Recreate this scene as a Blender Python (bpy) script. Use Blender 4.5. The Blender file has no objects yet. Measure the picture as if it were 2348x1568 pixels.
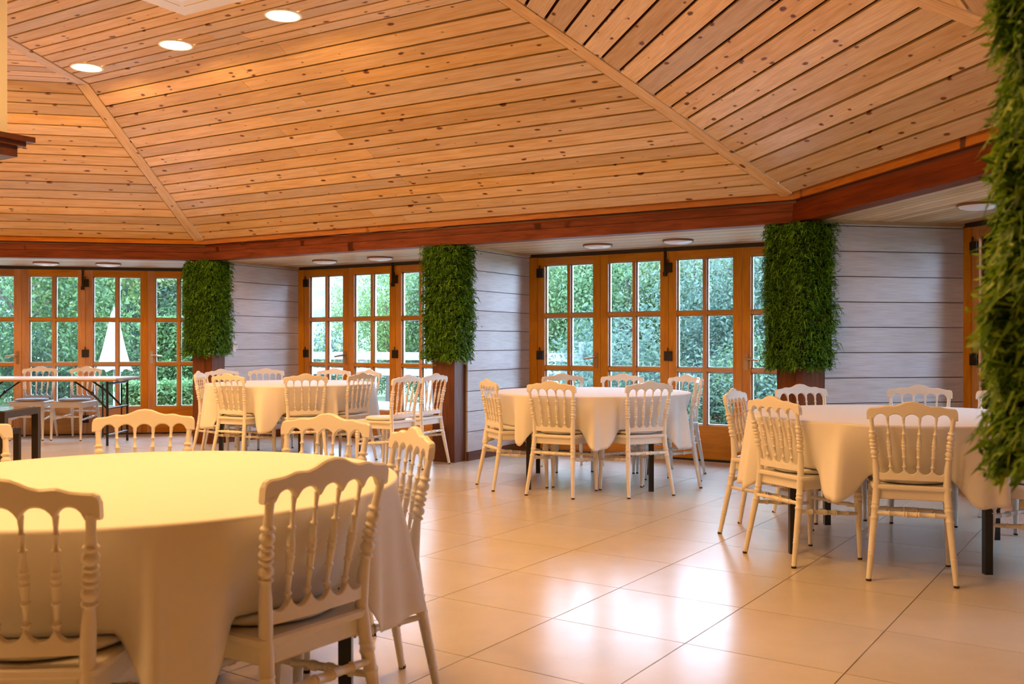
import bpy, math, random
from mathutils import Vector, Matrix
random.seed(7)
R = math.radians
SC = bpy.context.scene
COL = SC.collection

# ------------------------------------------------------------------ camera
CAM_H = 1.158
F_PX = 2190.0
cd = bpy.data.cameras.new('camera'); cam = bpy.data.objects.new('camera', cd); COL.objects.link(cam)
cd.sensor_fit = 'HORIZONTAL'; cd.sensor_width = 36.0
cd.lens = 36.0 * F_PX / 2348.0
cd.shift_y = 3.0 / 2348.0
cd.clip_start = 0.05; cd.clip_end = 500
cam.location = (0, 0, CAM_H); cam.rotation_euler = (R(90), 0, 0)
cd.dof.use_dof = True; cd.dof.focus_distance = 7.5; cd.dof.aperture_fstop = 6.3
SC.camera = cam

# ------------------------------------------------------------------ world, exposure
w = bpy.data.worlds.new('sky'); SC.world = w; w.use_nodes = True
SKY_STRENGTH = 9.0
bg = w.node_tree.nodes['Background']
bg.inputs[0].default_value = (0.58, 0.72, 1.0, 1); bg.inputs[1].default_value = SKY_STRENGTH
SC.view_settings.view_transform = 'Standard'; SC.view_settings.look = 'None'
SC.view_settings.gamma = 1.0; SC.view_settings.use_curve_mapping = False
SC.view_settings.exposure = 1.37
SC.cycles.max_bounces = 5; SC.cycles.diffuse_bounces = 3; SC.cycles.glossy_bounces = 2; SC.cycles.transmission_bounces = 3
SC.cycles.caustics_reflective = False; SC.cycles.caustics_refractive = False
LAMP = 140.0            # radiance of the warm downlight lenses
LAMP_COL = (1.0, 0.54, 0.185)

# ------------------------------------------------------------------ helpers
def srgb(r, g, b):
    f = lambda c: (c/255/12.92) if c/255 <= 0.04045 else ((c/255+0.055)/1.055)**2.4
    return (f(r), f(g), f(b), 1)

class MB:
    def __init__(s): s.v = []; s.f = []; s.sm = []
    def add(s, verts, faces, smooth=False):
        o = len(s.v); s.v += [tuple(p) for p in verts]
        for f in faces: s.f.append(tuple(i+o for i in f)); s.sm.append(smooth)
        return s
    def box(s, x0, x1, y0, y1, z0, z1):
        return s.add([(x0,y0,z0),(x1,y0,z0),(x1,y1,z0),(x0,y1,z0),(x0,y0,z1),(x1,y0,z1),(x1,y1,z1),(x0,y1,z1)],
              [(0,3,2,1),(4,5,6,7),(0,1,5,4),(1,2,6,5),(2,3,7,6),(3,0,4,7)])
    def prism(s, poly, z0, z1):
        n = len(poly)
        v = [(x,y,z0) for x,y in poly]+[(x,y,z1) for x,y in poly]
        f = [tuple(reversed(range(n))), tuple(range(n,2*n))]+[(i,(i+1)%n,n+(i+1)%n,n+i) for i in range(n)]
        return s.add(v, f)
    def bar(s, a, b, wx, wz=None, up=(0,0,1)):
        wz = wz or wx
        a = Vector(a); b = Vector(b); d = (b-a).normalized(); up = Vector(up)
        if abs(d.dot(up)) > .95: up = Vector((0,1,0))
        x = d.cross(up).normalized()*wx/2; z = x.normalized().cross(d).normalized()*wz/2
        v = [a-x-z,a+x-z,a+x+z,a-x+z,b-x-z,b+x-z,b+x+z,b-x+z]
        return s.add(v, [(0,1,2,3),(7,6,5,4),(0,4,5,1),(1,5,6,2),(2,6,7,3),(3,7,4,0)])
    def tube(s, pts, rad, n=8, cap=True):
        pts = [Vector(p) for p in pts]; m = len(pts); v = []; f = []
        px = None
        for i, p in enumerate(pts):
            d = (pts[min(i+1,m-1)]-pts[max(i-1,0)]).normalized()
            if px is None:
                px = d.cross(Vector((0.13,1,0.07)))
                if px.length < .2: px = d.cross(Vector((1,0,0)))
            px = (px - d*px.dot(d)).normalized(); py = d.cross(px)
            r = rad[i] if hasattr(rad,'__len__') else rad
            for k in range(n):
                a = 2*math.pi*k/n; v.append(p+px*math.cos(a)*r+py*math.sin(a)*r)
        for i in range(m-1):
            for k in range(n):
                f.append((i*n+k, i*n+(k+1)%n, (i+1)*n+(k+1)%n, (i+1)*n+k))
        s.add(v, f, True)
        if cap: s.add(v[:n]+v[-n:], [tuple(reversed(range(n))), tuple(range(n,2*n))])
        return s
    def lathe(s, prof, c=(0,0), n=32, smooth=True):
        v = []; f = []; m = len(prof)
        for r, z in prof:
            for k in range(n):
                a = 2*math.pi*k/n; v.append((c[0]+r*math.cos(a), c[1]+r*math.sin(a), z))
        for i in range(m-1):
            for k in range(n): f.append((i*n+k, i*n+(k+1)%n, (i+1)*n+(k+1)%n, (i+1)*n+k))
        return s.add(v, f, smooth)
    def mesh(s, name, mat=None):
        me = bpy.data.meshes.new(name); me.from_pydata(s.v, [], s.f)
        me.polygons.foreach_set('use_smooth', s.sm)
        if mat: me.materials.append(mat)
        me.update(); return me
    def build(s, name, mat, parent=None, M=None):
        return mk(name, s.mesh(name, mat), parent, M)

def mk(name, me, parent=None, M=None):
    o = bpy.data.objects.new(name, me); COL.objects.link(o)
    if parent: o.parent = parent
    if M is not None: o.matrix_local = M
    return o
def tag(o, label=None, cat=None, group=None, kind=None):
    if label: o['label'] = label
    if cat: o['category'] = cat
    if group: o['group'] = group
    if kind: o['kind'] = kind
    return o
def empty(name, loc=(0,0,0), rz=0):
    o = bpy.data.objects.new(name, None); COL.objects.link(o); o.empty_display_size = .1
    o.location = loc; o.rotation_euler = (0,0,rz); return o
def copy_tree(o, parent=None):
    c = o.copy(); COL.objects.link(c); c.parent = parent
    for ch in o.children: copy_tree(ch, c)
    return c

# ------------------------------------------------------------------ materials
def mat(name, col, rough=.5, metal=0, spec=.5, coat=0):
    m = bpy.data.materials.new(name); m.use_nodes = True
    b = m.node_tree.nodes['Principled BSDF']
    b.inputs['Base Color'].default_value = col if len(col) == 4 else (*col,1)
    b.inputs['Roughness'].default_value = rough; b.inputs['Metallic'].default_value = metal
    b.inputs['Specular IOR Level'].default_value = spec; b.inputs['Coat Weight'].default_value = coat
    return m
def N(m, t, **kw):
    n = m.node_tree.nodes.new(t)
    for k, v in kw.items(): setattr(n, k, v)
    return n
def L(m, a, ao, b, bi): m.node_tree.links.new(a.outputs[ao], b.inputs[bi])
def math_n(m, op, a, ao, v=None, b=None, bo=0, clamp=False):
    n = N(m, 'ShaderNodeMath', operation=op, use_clamp=clamp); L(m, a, ao, n, 0)
    if b is not None: L(m, b, bo, n, 1)
    elif v is not None: n.inputs[1].default_value = v
    return n
def ramp(m, src, so, stops):
    r = N(m, 'ShaderNodeValToRGB'); L(m, src, so, r, 0); e = r.color_ramp.elements
    while len(e) < len(stops): e.new(.5)
    for i, (p, c) in enumerate(stops): e[i].position = p; e[i].color = c if len(c) == 4 else (*c,1)
    return r

def wood(name, light, dark, knot, rough=.45, spec=.4, knots=True, knot_scale=1.0, var=.25, sx=1.3, coat=0, streak=13):
    """wood with the grain along object X"""
    m = mat(name, light, rough, spec=spec, coat=coat); b = m.node_tree.nodes['Principled BSDF']
    tc = N(m,'ShaderNodeTexCoord'); oi = N(m,'ShaderNodeObjectInfo')
    mul = math_n(m,'MULTIPLY',oi,'Random',37.0)
    comb = N(m,'ShaderNodeCombineXYZ'); L(m,mul,0,comb,0); L(m,mul,0,comb,2)
    add = N(m,'ShaderNodeVectorMath',operation='ADD'); L(m,tc,'Object',add,0); L(m,comb,0,add,1)
    mp = N(m,'ShaderNodeMapping'); mp.inputs['Scale'].default_value = (sx,streak,streak); L(m,add,0,mp,0)
    nz = N(m,'ShaderNodeTexNoise'); nz.inputs['Scale'].default_value = 2.2; nz.inputs['Detail'].default_value = 5; nz.inputs['Distortion'].default_value = .7; L(m,mp,0,nz,'Vector')
    r = ramp(m,nz,'Fac',[(.32,dark),(.62,light)])
    fine = N(m,'ShaderNodeTexNoise'); mp2 = N(m,'ShaderNodeMapping'); mp2.inputs['Scale'].default_value = (3,90,90)
    L(m,add,0,mp2,0); L(m,mp2,0,fine,'Vector'); fine.inputs['Scale'].default_value = 1.5
    mx = N(m,'ShaderNodeMix',data_type='RGBA',blend_type='MULTIPLY'); mx.inputs[0].default_value = .35
    fr = ramp(m,fine,'Fac',[(.35,(.6,.5,.42)),(.6,(1,1,1))])
    L(m,r,0,mx,6); L(m,fr,0,mx,7)
    # tone of each board
    rr = N(m,'ShaderNodeMapRange'); L(m,oi,'Random',rr,0); rr.inputs[3].default_value = 1-var; rr.inputs[4].default_value = 1+var*.6
    hs = N(m,'ShaderNodeHueSaturation'); L(m,rr,0,hs,'Value'); L(m,mx,2,hs,'Color')
    r2 = math_n(m,'MULTIPLY',oi,'Random',17.3); fr2 = math_n(m,'FRACT',r2,0)
    rs = N(m,'ShaderNodeMapRange'); L(m,fr2,0,rs,0); rs.inputs[3].default_value = .88; rs.inputs[4].default_value = 1.18
    L(m,rs,0,hs,'Saturation')
    out = hs
    if knots:
        mk_ = N(m,'ShaderNodeMapping'); mk_.inputs['Scale'].default_value = (5.2*knot_scale,10*knot_scale,1.0); L(m,add,0,mk_,0)
        wn = N(m,'ShaderNodeTexNoise'); wn.inputs['Scale'].default_value = 9; L(m,add,0,wn,'Vector')
        wa = N(m,'ShaderNodeVectorMath',operation='MULTIPLY_ADD'); L(m,wn,'Color',wa,0); wa.inputs[1].default_value = (.3,.3,0); L(m,mk_,0,wa,2)
        vo = N(m,'ShaderNodeTexVoronoi',voronoi_dimensions='2D'); vo.inputs['Scale'].default_value = 1.0; L(m,wa,0,vo,'Vector')
        sep = N(m,'ShaderNodeSeparateColor'); L(m,vo,'Color',sep,0)
        size = N(m,'ShaderNodeMapRange'); L(m,sep,0,size,0); size.inputs[1].default_value = .58; size.inputs[2].default_value = 1; size.inputs[3].default_value = 0.0; size.inputs[4].default_value = .19
        d = math_n(m,'SUBTRACT',size,0,b=vo,bo='Distance'); k = math_n(m,'MULTIPLY',d,0,14,clamp=True)
        mx2 = N(m,'ShaderNodeMix',data_type='RGBA'); L(m,k,0,mx2,0); L(m,hs,0,mx2,6); mx2.inputs[7].default_value = knot if len(knot)==4 else (*knot,1)
        L(m,mx2,2,b,'Base Color')
    else:
        L(m,hs,0,b,'Base Color')
    bp = N(m,'ShaderNodeBump'); bp.inputs['Strength'].default_value = .08; bp.inputs['Distance'].default_value = .003
    L(m,fine,0,bp,'Height'); L(m,bp,0,b,'Normal')
    return m

W_CEIL = wood('ceiling_pine', (.82,.57,.30), (.71,.45,.20), (.15,.045,.010), rough=.5, var=.24, spec=.25)
W_FRIEZE = wood('frieze_pine', (.50,.19,.035), (.38,.12,.02), (.1,.03,.01), spec=.2, rough=.5, var=.2)
W_BAY = wood('bay_ceiling_pine', (.66,.46,.26), (.55,.36,.19), (.2,.09,.04), rough=.5, knots=False)
W_BEAM = wood('beam_stain', (.19,.036,.004), (.11,.019,.0025), (.06,.012,.002), rough=.5, spec=.12, var=.2, knot_scale=.6)
W_DOOR = wood('door_stain', (.66,.265,.04), (.54,.19,.024), (.1,.03,.01), rough=.38, knots=False, var=.12, streak=8)
W_PILLAR = wood('pillar_stain', (.17,.055,.02), (.11,.033,.012), (.06,.015,.004), rough=.5, knots=False, var=.15)
W_DARKGAP = mat('ceiling_backing', (.045,.010,.002), .9, spec=.1)  # near-black backing: the shade inside the board gaps is put into its colour
W_WHITE = wood('white_planks', (.66,.635,.665), (.60,.575,.61), (.5,.48,.48), rough=.45, knots=False, var=.04, streak=8)
M_PLAIN = mat('cream_wall', (.72,.66,.56), .7)
M_PLASTER = mat('cream_plaster', (.83,.74,.55), .6)
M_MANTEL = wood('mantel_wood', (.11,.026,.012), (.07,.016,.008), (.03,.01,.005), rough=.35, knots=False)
M_UNDER = mat('hood_underside', (.8,.82,.88), .5)
M_BLACK = mat('black_steel', (.008,.009,.012), .35)
M_BROWNMETAL = mat('brown_steel', (.022,.012,.008), .4)
M_HINGE = mat('bronze_hinge', (.035,.025,.02), .4, metal=.6)
M_LEVER = mat('brass_lever', (.45,.27,.12), .3, metal=.8)
M_SILVER = mat('silver_lever', (.75,.75,.78), .25, metal=.9)
M_GROUT = mat('grout', (.16,.11,.075), .9)
M_CHAIR = mat('white_lacquer', (.79,.745,.68), .32, spec=.5)
M_CUSH = mat('cushion_fabric', (.82,.81,.80), .7)
M_BEAD = mat('glazing_bead', (.86,.88,.9), .5)
M_TRACK = mat('dark_track', (.03,.018,.012), .5)
M_RIM = mat('lamp_rim_wood', (.22,.09,.035), .4)
M_OPAL = mat('opal_diffuser', (.85,.84,.88), .3)
M_WHITEPL = mat('white_plastic', (.82,.78,.72), .4)
M_TABLE = mat('table_laminate', (.75,.73,.72), .3)
M_TABLEEDGE = mat('table_edge', (.33,.15,.07), .5)

# cloth
M_CLOTH = mat('white_cloth', (.82,.785,.745), .75, spec=.2)
def _cloth():
    m = M_CLOTH; b = m.node_tree.nodes['Principled BSDF']; tc = N(m,'ShaderNodeTexCoord')
    nz = N(m,'ShaderNodeTexNoise'); nz.inputs['Scale'].default_value = 6; nz.inputs['Detail'].default_value = 3; L(m,tc,'Object',nz,'Vector')
    bp = N(m,'ShaderNodeBump'); bp.inputs['Strength'].default_value = .12; bp.inputs['Distance'].default_value = .02; L(m,nz,0,bp,'Height'); L(m,bp,0,b,'Normal')
    b.inputs['Sheen Weight'].default_value = .1
_cloth()
# floor tile
M_TILE = mat('cream_tile', (.74,.68,.60), .2, spec=.95)
def _tile():
    m = M_TILE; b = m.node_tree.nodes['Principled BSDF']; tc = N(m,'ShaderNodeTexCoord'); oi = N(m,'ShaderNodeObjectInfo'); g = N(m,'ShaderNodeNewGeometry')
    nz = N(m,'ShaderNodeTexNoise'); nz.inputs['Scale'].default_value = 3.5; nz.inputs['Detail'].default_value = 6; nz.inputs['Roughness'].default_value = .65; L(m,g,'Position',nz,'Vector')
    r = ramp(m,nz,'Fac',[(.25,(.58,.505,.41)),(.75,(.66,.585,.49))])
    rr = N(m,'ShaderNodeMapRange'); L(m,oi,'Random',rr,0); rr.inputs[3].default_value = .95; rr.inputs[4].default_value = 1.04
    hs = N(m,'ShaderNodeHueSaturation'); L(m,rr,0,hs,'Value'); L(m,r,0,hs,'Color'); L(m,hs,0,b,'Base Color')
    r3 = ramp(m,nz,'Fac',[(.3,(.255,.255,.255)),(.7,(.215,.215,.215))]); L(m,r3,0,b,'Roughness')
_tile()
# glass: thin pane, mostly see-through with fresnel reflection
M_GLASS = bpy.data.materials.new('window_glass'); M_GLASS.use_nodes = True
def _glass():
    m = M_GLASS; nt = m.node_tree; nt.nodes.clear()
    o = N(m,'ShaderNodeOutputMaterial'); t = N(m,'ShaderNodeBsdfTransparent'); t.inputs[0].default_value = (.93,.97,.97,1)
    gl = N(m,'ShaderNodeBsdfGlossy'); gl.inputs['Roughness'].default_value = .02
    fz = N(m,'ShaderNodeFresnel'); fz.inputs[0].default_value = 1.35
    mx = N(m,'ShaderNodeMixShader'); L(m,fz,0,mx,0); L(m,t,0,mx,1); L(m,gl,0,mx,2); L(m,mx,0,o,0)
_glass()
# downlight lens
M_LENS = bpy.data.materials.new('lit_lens'); M_LENS.use_nodes = True
def _lens():
    m = M_LENS; nt = m.node_tree; nt.nodes.clear()
    o = N(m,'ShaderNodeOutputMaterial'); e = N(m,'ShaderNodeEmission'); e.inputs[0].default_value = (*LAMP_COL,1); e.inputs[1].default_value = LAMP
    L(m,e,0,o,0)
_lens()
def leafmat(name, cols, trans=.35, rough=.5):
    m = bpy.data.materials.new(name); m.use_nodes = True; nt = m.node_tree; nt.nodes.clear()
    o = N(m,'ShaderNodeOutputMaterial'); g = N(m,'ShaderNodeNewGeometry')
    r = ramp(m,g,'Random Per Island',[(i/(len(cols)-1),c) for i,c in enumerate(cols)])
    d = N(m,'ShaderNodeBsdfPrincipled'); d.inputs['Roughness'].default_value = rough; L(m,r,0,d,'Base Color'); d.inputs['Specular IOR Level'].default_value = .3
    t = N(m,'ShaderNodeBsdfTranslucent'); L(m,r,0,t,0)
    mx = N(m,'ShaderNodeMixShader'); mx.inputs[0].default_value = trans; L(m,d,0,mx,1); L(m,t,0,mx,2); L(m,mx,0,o,0)
    return m
M_FERN = leafmat('fern_blades', [(.010,.045,.005),(.045,.15,.008),(.10,.28,.014),(.20,.43,.035)], .25)
M_FERN2 = leafmat('boxwood_blades', [(.03,.08,.006),(.10,.24,.015),(.20,.37,.025),(.34,.48,.04)], .35)
M_LEAF = [leafmat('tree_leaves', [(0.050,0.099,0.050),(0.093,0.174,0.081),(0.149,0.248,0.105)], .5),
          leafmat('tree_leaves_yellow', [(0.074,0.130,0.037),(0.136,0.223,0.068),(0.223,0.310,0.105)], .5),
          leafmat('tree_leaves_blue', [(0.046,0.087,0.070),(0.075,0.133,0.104),(0.116,0.186,0.133)], .45)]
M_HEDGE = leafmat('hedge_leaves', [(0.036,0.084,0.030),(0.072,0.156,0.048),(0.132,0.240,0.084)], .4)
M_BARK = mat('bark', (.09,.07,.06), .9)
M_GREYWOOD = wood('weathered_wood', (.26,.27,.31), (.18,.19,.22), (.1,.1,.1), rough=.8, knots=False)
M_PAVING = mat('terrace_paving', (.55,.55,.56), .8)
M_GRASS = mat('lawn', (.11,.17,.07), .9)
M_CANVAS = mat('parasol_canvas', (.30,.295,.29), .8)
M_HILL = mat('far_woods', (.17,.24,.22), .95)
def noisecol(m, cols, scale):
    b = m.node_tree.nodes['Principled BSDF']; g = N(m,'ShaderNodeNewGeometry')
    nz = N(m,'ShaderNodeTexNoise'); nz.inputs['Scale'].default_value = scale; nz.inputs['Detail'].default_value = 5; L(m,g,'Position',nz,'Vector')
    r = ramp(m,nz,'Fac',[(.35,cols[0]),(.65,cols[1])]); L(m,r,0,b,'Base Color')
noisecol(M_GRASS, [(.07,.12,.045),(.16,.22,.08)], 2.5)
noisecol(M_PAVING, [(.46,.46,.47),(.6,.6,.61)], 1.2)
noisecol(M_HILL, [(.045,.085,.075),(.09,.14,.12)], .35)
noisecol(M_PLASTER, [(.86,.79,.62),(.90,.84,.68)], 1.5)
noisecol(M_PLAIN, [(.34,.24,.15),(.40,.29,.19)], 1.0)  # unseen walls darkened to brown so they bounce less fill light

# ------------------------------------------------------------------ plan of the pavilion (ring of posts and beams)
V2 = lambda a: Vector((math.cos(R(a)), math.sin(R(a))))
uEA, uAB, uBD, uDF = V2(11.4), V2(-30.75), V2(-78.9), V2(-125.8)
A = Vector((-3.556,11.0)); B = A+uAB*6.72; D = B+uBD*3.34; F = D+uDF*6.72
G = F+V2(-171)*3.34; E_ = A-uEA*3.34; H = G+V2(144)*6.72; I = H+V2(101)*3.34
ring = [E_,A,B,D,F,G,H,I]
SIDES = ['EA','AB','BD','DF','FG','GH','HI','IE']
INSET = [2.449,2.28,2.47,2.25,2.4,2.3,2.4,2.3]
Z_BEAM, Z_EAVE, Z_FLAT, Z_BAY = 2.112, 2.362, 3.473, 2.128
BAY = 1.45
class Side: pass
S = {}
for k, nm in enumerate(SIDES):
    s = Side(); s.o = ring[k]; s.e = ring[(k+1)%8]; d = s.e-s.o; s.L = d.length; s.u = d.normalized()
    s.n = Vector((-s.u.y, s.u.x)); s.inset = INSET[k]; s.ang = math.atan2(s.u.y, s.u.x); S[nm] = s
def cross2(a,b): return a.x*b.y-a.y*b.x
def line_x(p,u,q,v):
    t = cross2(q-p,v)/cross2(u,v); return p+u*t
for k, nm in enumerate(SIDES):
    s = S[nm]; p = S[SIDES[k-1]]; q = S[SIDES[(k+1)%8]]
    turn = lambda a,b: abs(((b.ang-a.ang)+math.pi)%(2*math.pi)-math.pi)
    s.b0 = math.tan(turn(p,s)/2); s.b1 = math.tan(turn(s,q)/2)
    s.f0 = line_x(p.o-p.n*p.inset, p.u, s.o-s.n*s.inset, s.u)
    s.f1 = line_x(s.o-s.n*s.inset, s.u, q.o-q.n*q.inset, q.u)
CEN = sum((S[n].f0 for n in SIDES), Vector((0,0)))/8
def frame(s, t=0, o=0, z=0):     # local x along side, y outward, z up
    p = s.o+s.u*t+s.n*o
    return Matrix.Translation((p.x,p.y,z)) @ Matrix.Rotation(s.ang,4,'Z')
def W3(s, t, o): p = s.o+s.u*t+s.n*o; return p

# ------------------------------------------------------------------ floor: grout slab + tiles aligned to the measured grid
TH = -0.5948; TI = Vector((math.cos(TH), math.sin(TH))); TJ = Vector((-math.sin(TH), math.cos(TH)))
T0 = Vector((-1.66262*.6, 5.608*.6)); TS = .6
hull = [S[n].o*1 for n in SIDES]
outer = []
for k, nm in enumerate(SIDES):
    s = S[nm]; p = S[SIDES[k-1]]
    outer.append(line_x(p.o+p.n*1.58, p.u, s.o+s.n*1.58, s.u))
mb = MB(); mb.prism([(p.x,p.y) for p in reversed(outer)], -.12, -.004)
floor = tag(mb.build('floor', M_GROUT), kind='structure')
def inside(p, poly):   # clockwise polygon
    return all(cross2(poly[(i+1)%len(poly)]-poly[i], p-poly[i]) < 0.0 for i in range(len(poly)))
tiles = []
for i in range(-28,20):
    for j in range(-16,26):
        c = T0+TI*((i+.5)*TS)+TJ*((j+.5)*TS)
        if inside(c, outer): tiles.append((c,i,j))
def in_view(c):
    return c.y > 1.9 and abs(c.x) < c.y*.536+.45
tiles.sort(key=lambda q: (0 if in_view(q[0]) else 1, q[0].length))
g = .0022
tm = MB().box(-TS/2+g,TS/2-g,-TS/2+g,TS/2-g,-.004,0).mesh('tile', M_TILE)
rest = MB()
for k,(c,i,j) in enumerate(tiles):
    if k < 290:
        mk('tile', tm, floor, Matrix.Translation((c.x,c.y,0)) @ Matrix.Rotation(TH,4,'Z'))
    else:
        M = Matrix.Translation((c.x,c.y,0)) @ Matrix.Rotation(TH,4,'Z')
        bx = MB().box(-TS/2+g,TS/2-g,-TS/2+g,TS/2-g,-.004,0)
        rest.add([M@Vector(v) for v in bx.v], bx.f)
tag(rest.build('tile_field', M_TILE, floor), kind='stuff')

# ------------------------------------------------------------------ timber ceiling
def rows_split(t0,t1,longest):
    n = max(1, math.ceil((t1-t0)/longest))
    if n == 1: return [(t0,t1)]
    cuts = sorted(t0+(t1-t0)*(k+random.uniform(-.3,.3))/n for k in range(1,n))
    return list(zip([t0]+cuts, cuts+[t1]))
bk = MB()
for nm in SIDES:
    s = S[nm]
    a,b,c,d = s.o+s.n*.03, s.e+s.n*.03, s.f1, s.f0
    bk.add([(a.x,a.y,Z_EAVE+.02),(b.x,b.y,Z_EAVE+.02),(c.x,c.y,Z_FLAT+.02),(d.x,d.y,Z_FLAT+.02)], [(0,1,2,3)])
    bk.add([(a.x,a.y,Z_EAVE+.16),(b.x,b.y,Z_EAVE+.16),(c.x,c.y,Z_FLAT+.16),(d.x,d.y,Z_FLAT+.16)], [(3,2,1,0)])
    bk.add([(d.x,d.y,Z_FLAT+.02),(c.x,c.y,Z_FLAT+.02),(CEN.x,CEN.y,Z_FLAT+.02)], [(0,1,2)])
ceiling = tag(bk.build('ceiling', W_DARKGAP), kind='structure')
GAP = .020
def quad_board(name, mb_, p, z0, z1):
    mb_.add([(x,y,z0) for x,y in p]+[(x,y,z1) for x,y in p], [(0,1,2,3),(7,6,5,4),(0,4,5,1),(1,5,6,2),(2,6,7,3),(3,7,4,0)])
def facet_rows(nm, nrow, longest, flat=False, batten=True):
    s = S[nm]
    if not flat:
        o = Vector((s.o.x,s.o.y,Z_EAVE)); up = Vector((-s.n.x*s.inset,-s.n.y*s.inset,Z_FLAT-Z_EAVE)); LS = up.length; y = up.normalized()
        tl1 = (s.f0-s.o).dot(s.u); tr1 = (s.f1-s.o).dot(s.u); tl0, tr0 = 0, s.L
    else:
        o = Vector((s.f0.x,s.f0.y,Z_FLAT)); y = Vector((-s.n.x,-s.n.y,0)); LS = (CEN-s.f0).dot(-s.n)
        tl0, tr0 = 0, (s.f1-s.f0).length; tc_ = (CEN-s.f0).dot(s.u); tl1 = tr1 = tc_
    x = Vector((s.u.x,s.u.y,0)); z = x.cross(y)
    M = Matrix(((x.x,y.x,z.x,o.x),(x.y,y.y,z.y,o.y),(x.z,y.z,z.z,o.z),(0,0,0,1)))
    tl = lambda q: tl0+(tl1-tl0)*q/LS; tr = lambda q: tr0+(tr1-tr0)*q/LS
    pitch = LS/nrow; bw = .105
    for r in range(nrow):
        q0, q1 = r*pitch+GAP/2, (r+1)*pitch-GAP/2
        l0,l1,r0,r1 = tl(q0)+.012, tl(q1)+.012, tr(q0)-bw-.012, tr(q1)-bw-.012
        if r1-l1 < .05:
            if r0-l0 < .2: break
            l1 = r1 = (l1+r1)/2; 
        ml, mr = max(l0,l1), min(r0,r1)
        segs = rows_split(ml, mr, longest) if mr-ml > 1.2 else [(ml,mr)]
        for k,(a,b) in enumerate(segs):
            a0,a1 = (l0,l1) if k == 0 else (a+.0015,a+.0015)
            b0,b1 = (r0,r1) if k == len(segs)-1 else (b-.0015,b-.0015)
            m = MB(); cx = (a+b)/2; cy = (q0+q1)/2
            quad_board('b', m, [(a0-cx,q0-cy),(b0-cx,q0-cy),(b1-cx,q1-cy),(a1-cx,q1-cy)], -.003, .017)
            m.build('ceiling_board', W_CEIL, ceiling, M @ Matrix.Translation((cx,cy,0)))
    if batten:   # plank running along the hip at the right end of the facet
        m = MB(); qe = LS if not flat else LS-.2
        p0 = Vector((tr(0),0)); p1 = Vector((tr(qe),qe)); d = (p1-p0); ang = math.atan2(d.y,d.x); ln = d.length
        wd = bw*math.sin(ang)
        m.box(0,ln,.0,wd,-.003,.024)
        m.build('hip_batten', W_CEIL, ceiling, M @ Matrix.Translation((p0.x,p0.y,0)) @ Matrix.Rotation(ang,4,'Z'))
facet_rows('EA',17,5); facet_rows('AB',17,3.6); facet_rows('BD',17,4); facet_rows('DF',17,8); facet_rows('IE',17,8)
facet_rows('AB',23,3.5,True); facet_rows('EA',23,5,True); facet_rows('BD',23,5,True); facet_rows('IE',23,8,True,False)

# ring beam: mitred boards, one trim object for each side
for k, nm in enumerate(SIDES):
    s = S[nm]
    root = empty('trim_%d' % (k+1), (s.o.x,s.o.y,0), s.ang); tag(root, kind='structure')
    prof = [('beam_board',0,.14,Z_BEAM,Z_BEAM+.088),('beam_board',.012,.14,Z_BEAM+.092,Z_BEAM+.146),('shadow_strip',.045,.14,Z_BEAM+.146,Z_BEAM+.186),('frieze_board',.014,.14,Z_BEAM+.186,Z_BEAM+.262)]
    if nm in ('EA','AB','BD'):
        prof.append(('picture_ledge',.02,.06,Z_BEAM+.147,Z_BEAM+.158))
    for (pn,o0,o1,z0,z1) in prof:
        m = MB(); P = lambda t,o: (t,o)
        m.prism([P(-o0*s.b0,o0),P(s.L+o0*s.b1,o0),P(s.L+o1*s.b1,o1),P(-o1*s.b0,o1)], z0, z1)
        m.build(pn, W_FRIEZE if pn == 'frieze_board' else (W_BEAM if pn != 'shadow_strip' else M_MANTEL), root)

# roof slab above the bays
for k, nm in enumerate(SIDES):
    s = S[nm]; m = MB()
    m.prism([(-.05*s.b0,.05),(s.L+.05*s.b1,.05),(s.L+1.75*s.b1,1.75),(-1.75*s.b0,1.75)], Z_BAY+.02, Z_EAVE+.1)
    tag(m.build('ceiling', W_DARKGAP, None, frame(s)), kind='structure')
# closed outer walls on the sides that stand out of view
for nm, wn in (('DF','wall_entrance'),('FG','wall_service'),('GH','wall_back'),('HI','wall_far'),('IE','wall_garden')):
    s = S[nm]; m = MB()
    m.prism([(-1.46*s.b0,1.46),(s.L+1.46*s.b1,1.46),(s.L+1.56*s.b1,1.56),(-1.56*s.b0,1.56)], -.004, Z_BAY+.03)
    tag(m.build(wn, M_PLAIN, None, frame(s)), kind='structure')
    m = MB(); m.box(0,s.L,.05,1.46,Z_BAY,Z_BAY+.018)
    tag(m.build('ceiling', W_BAY, None, frame(s)), kind='structure')

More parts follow.
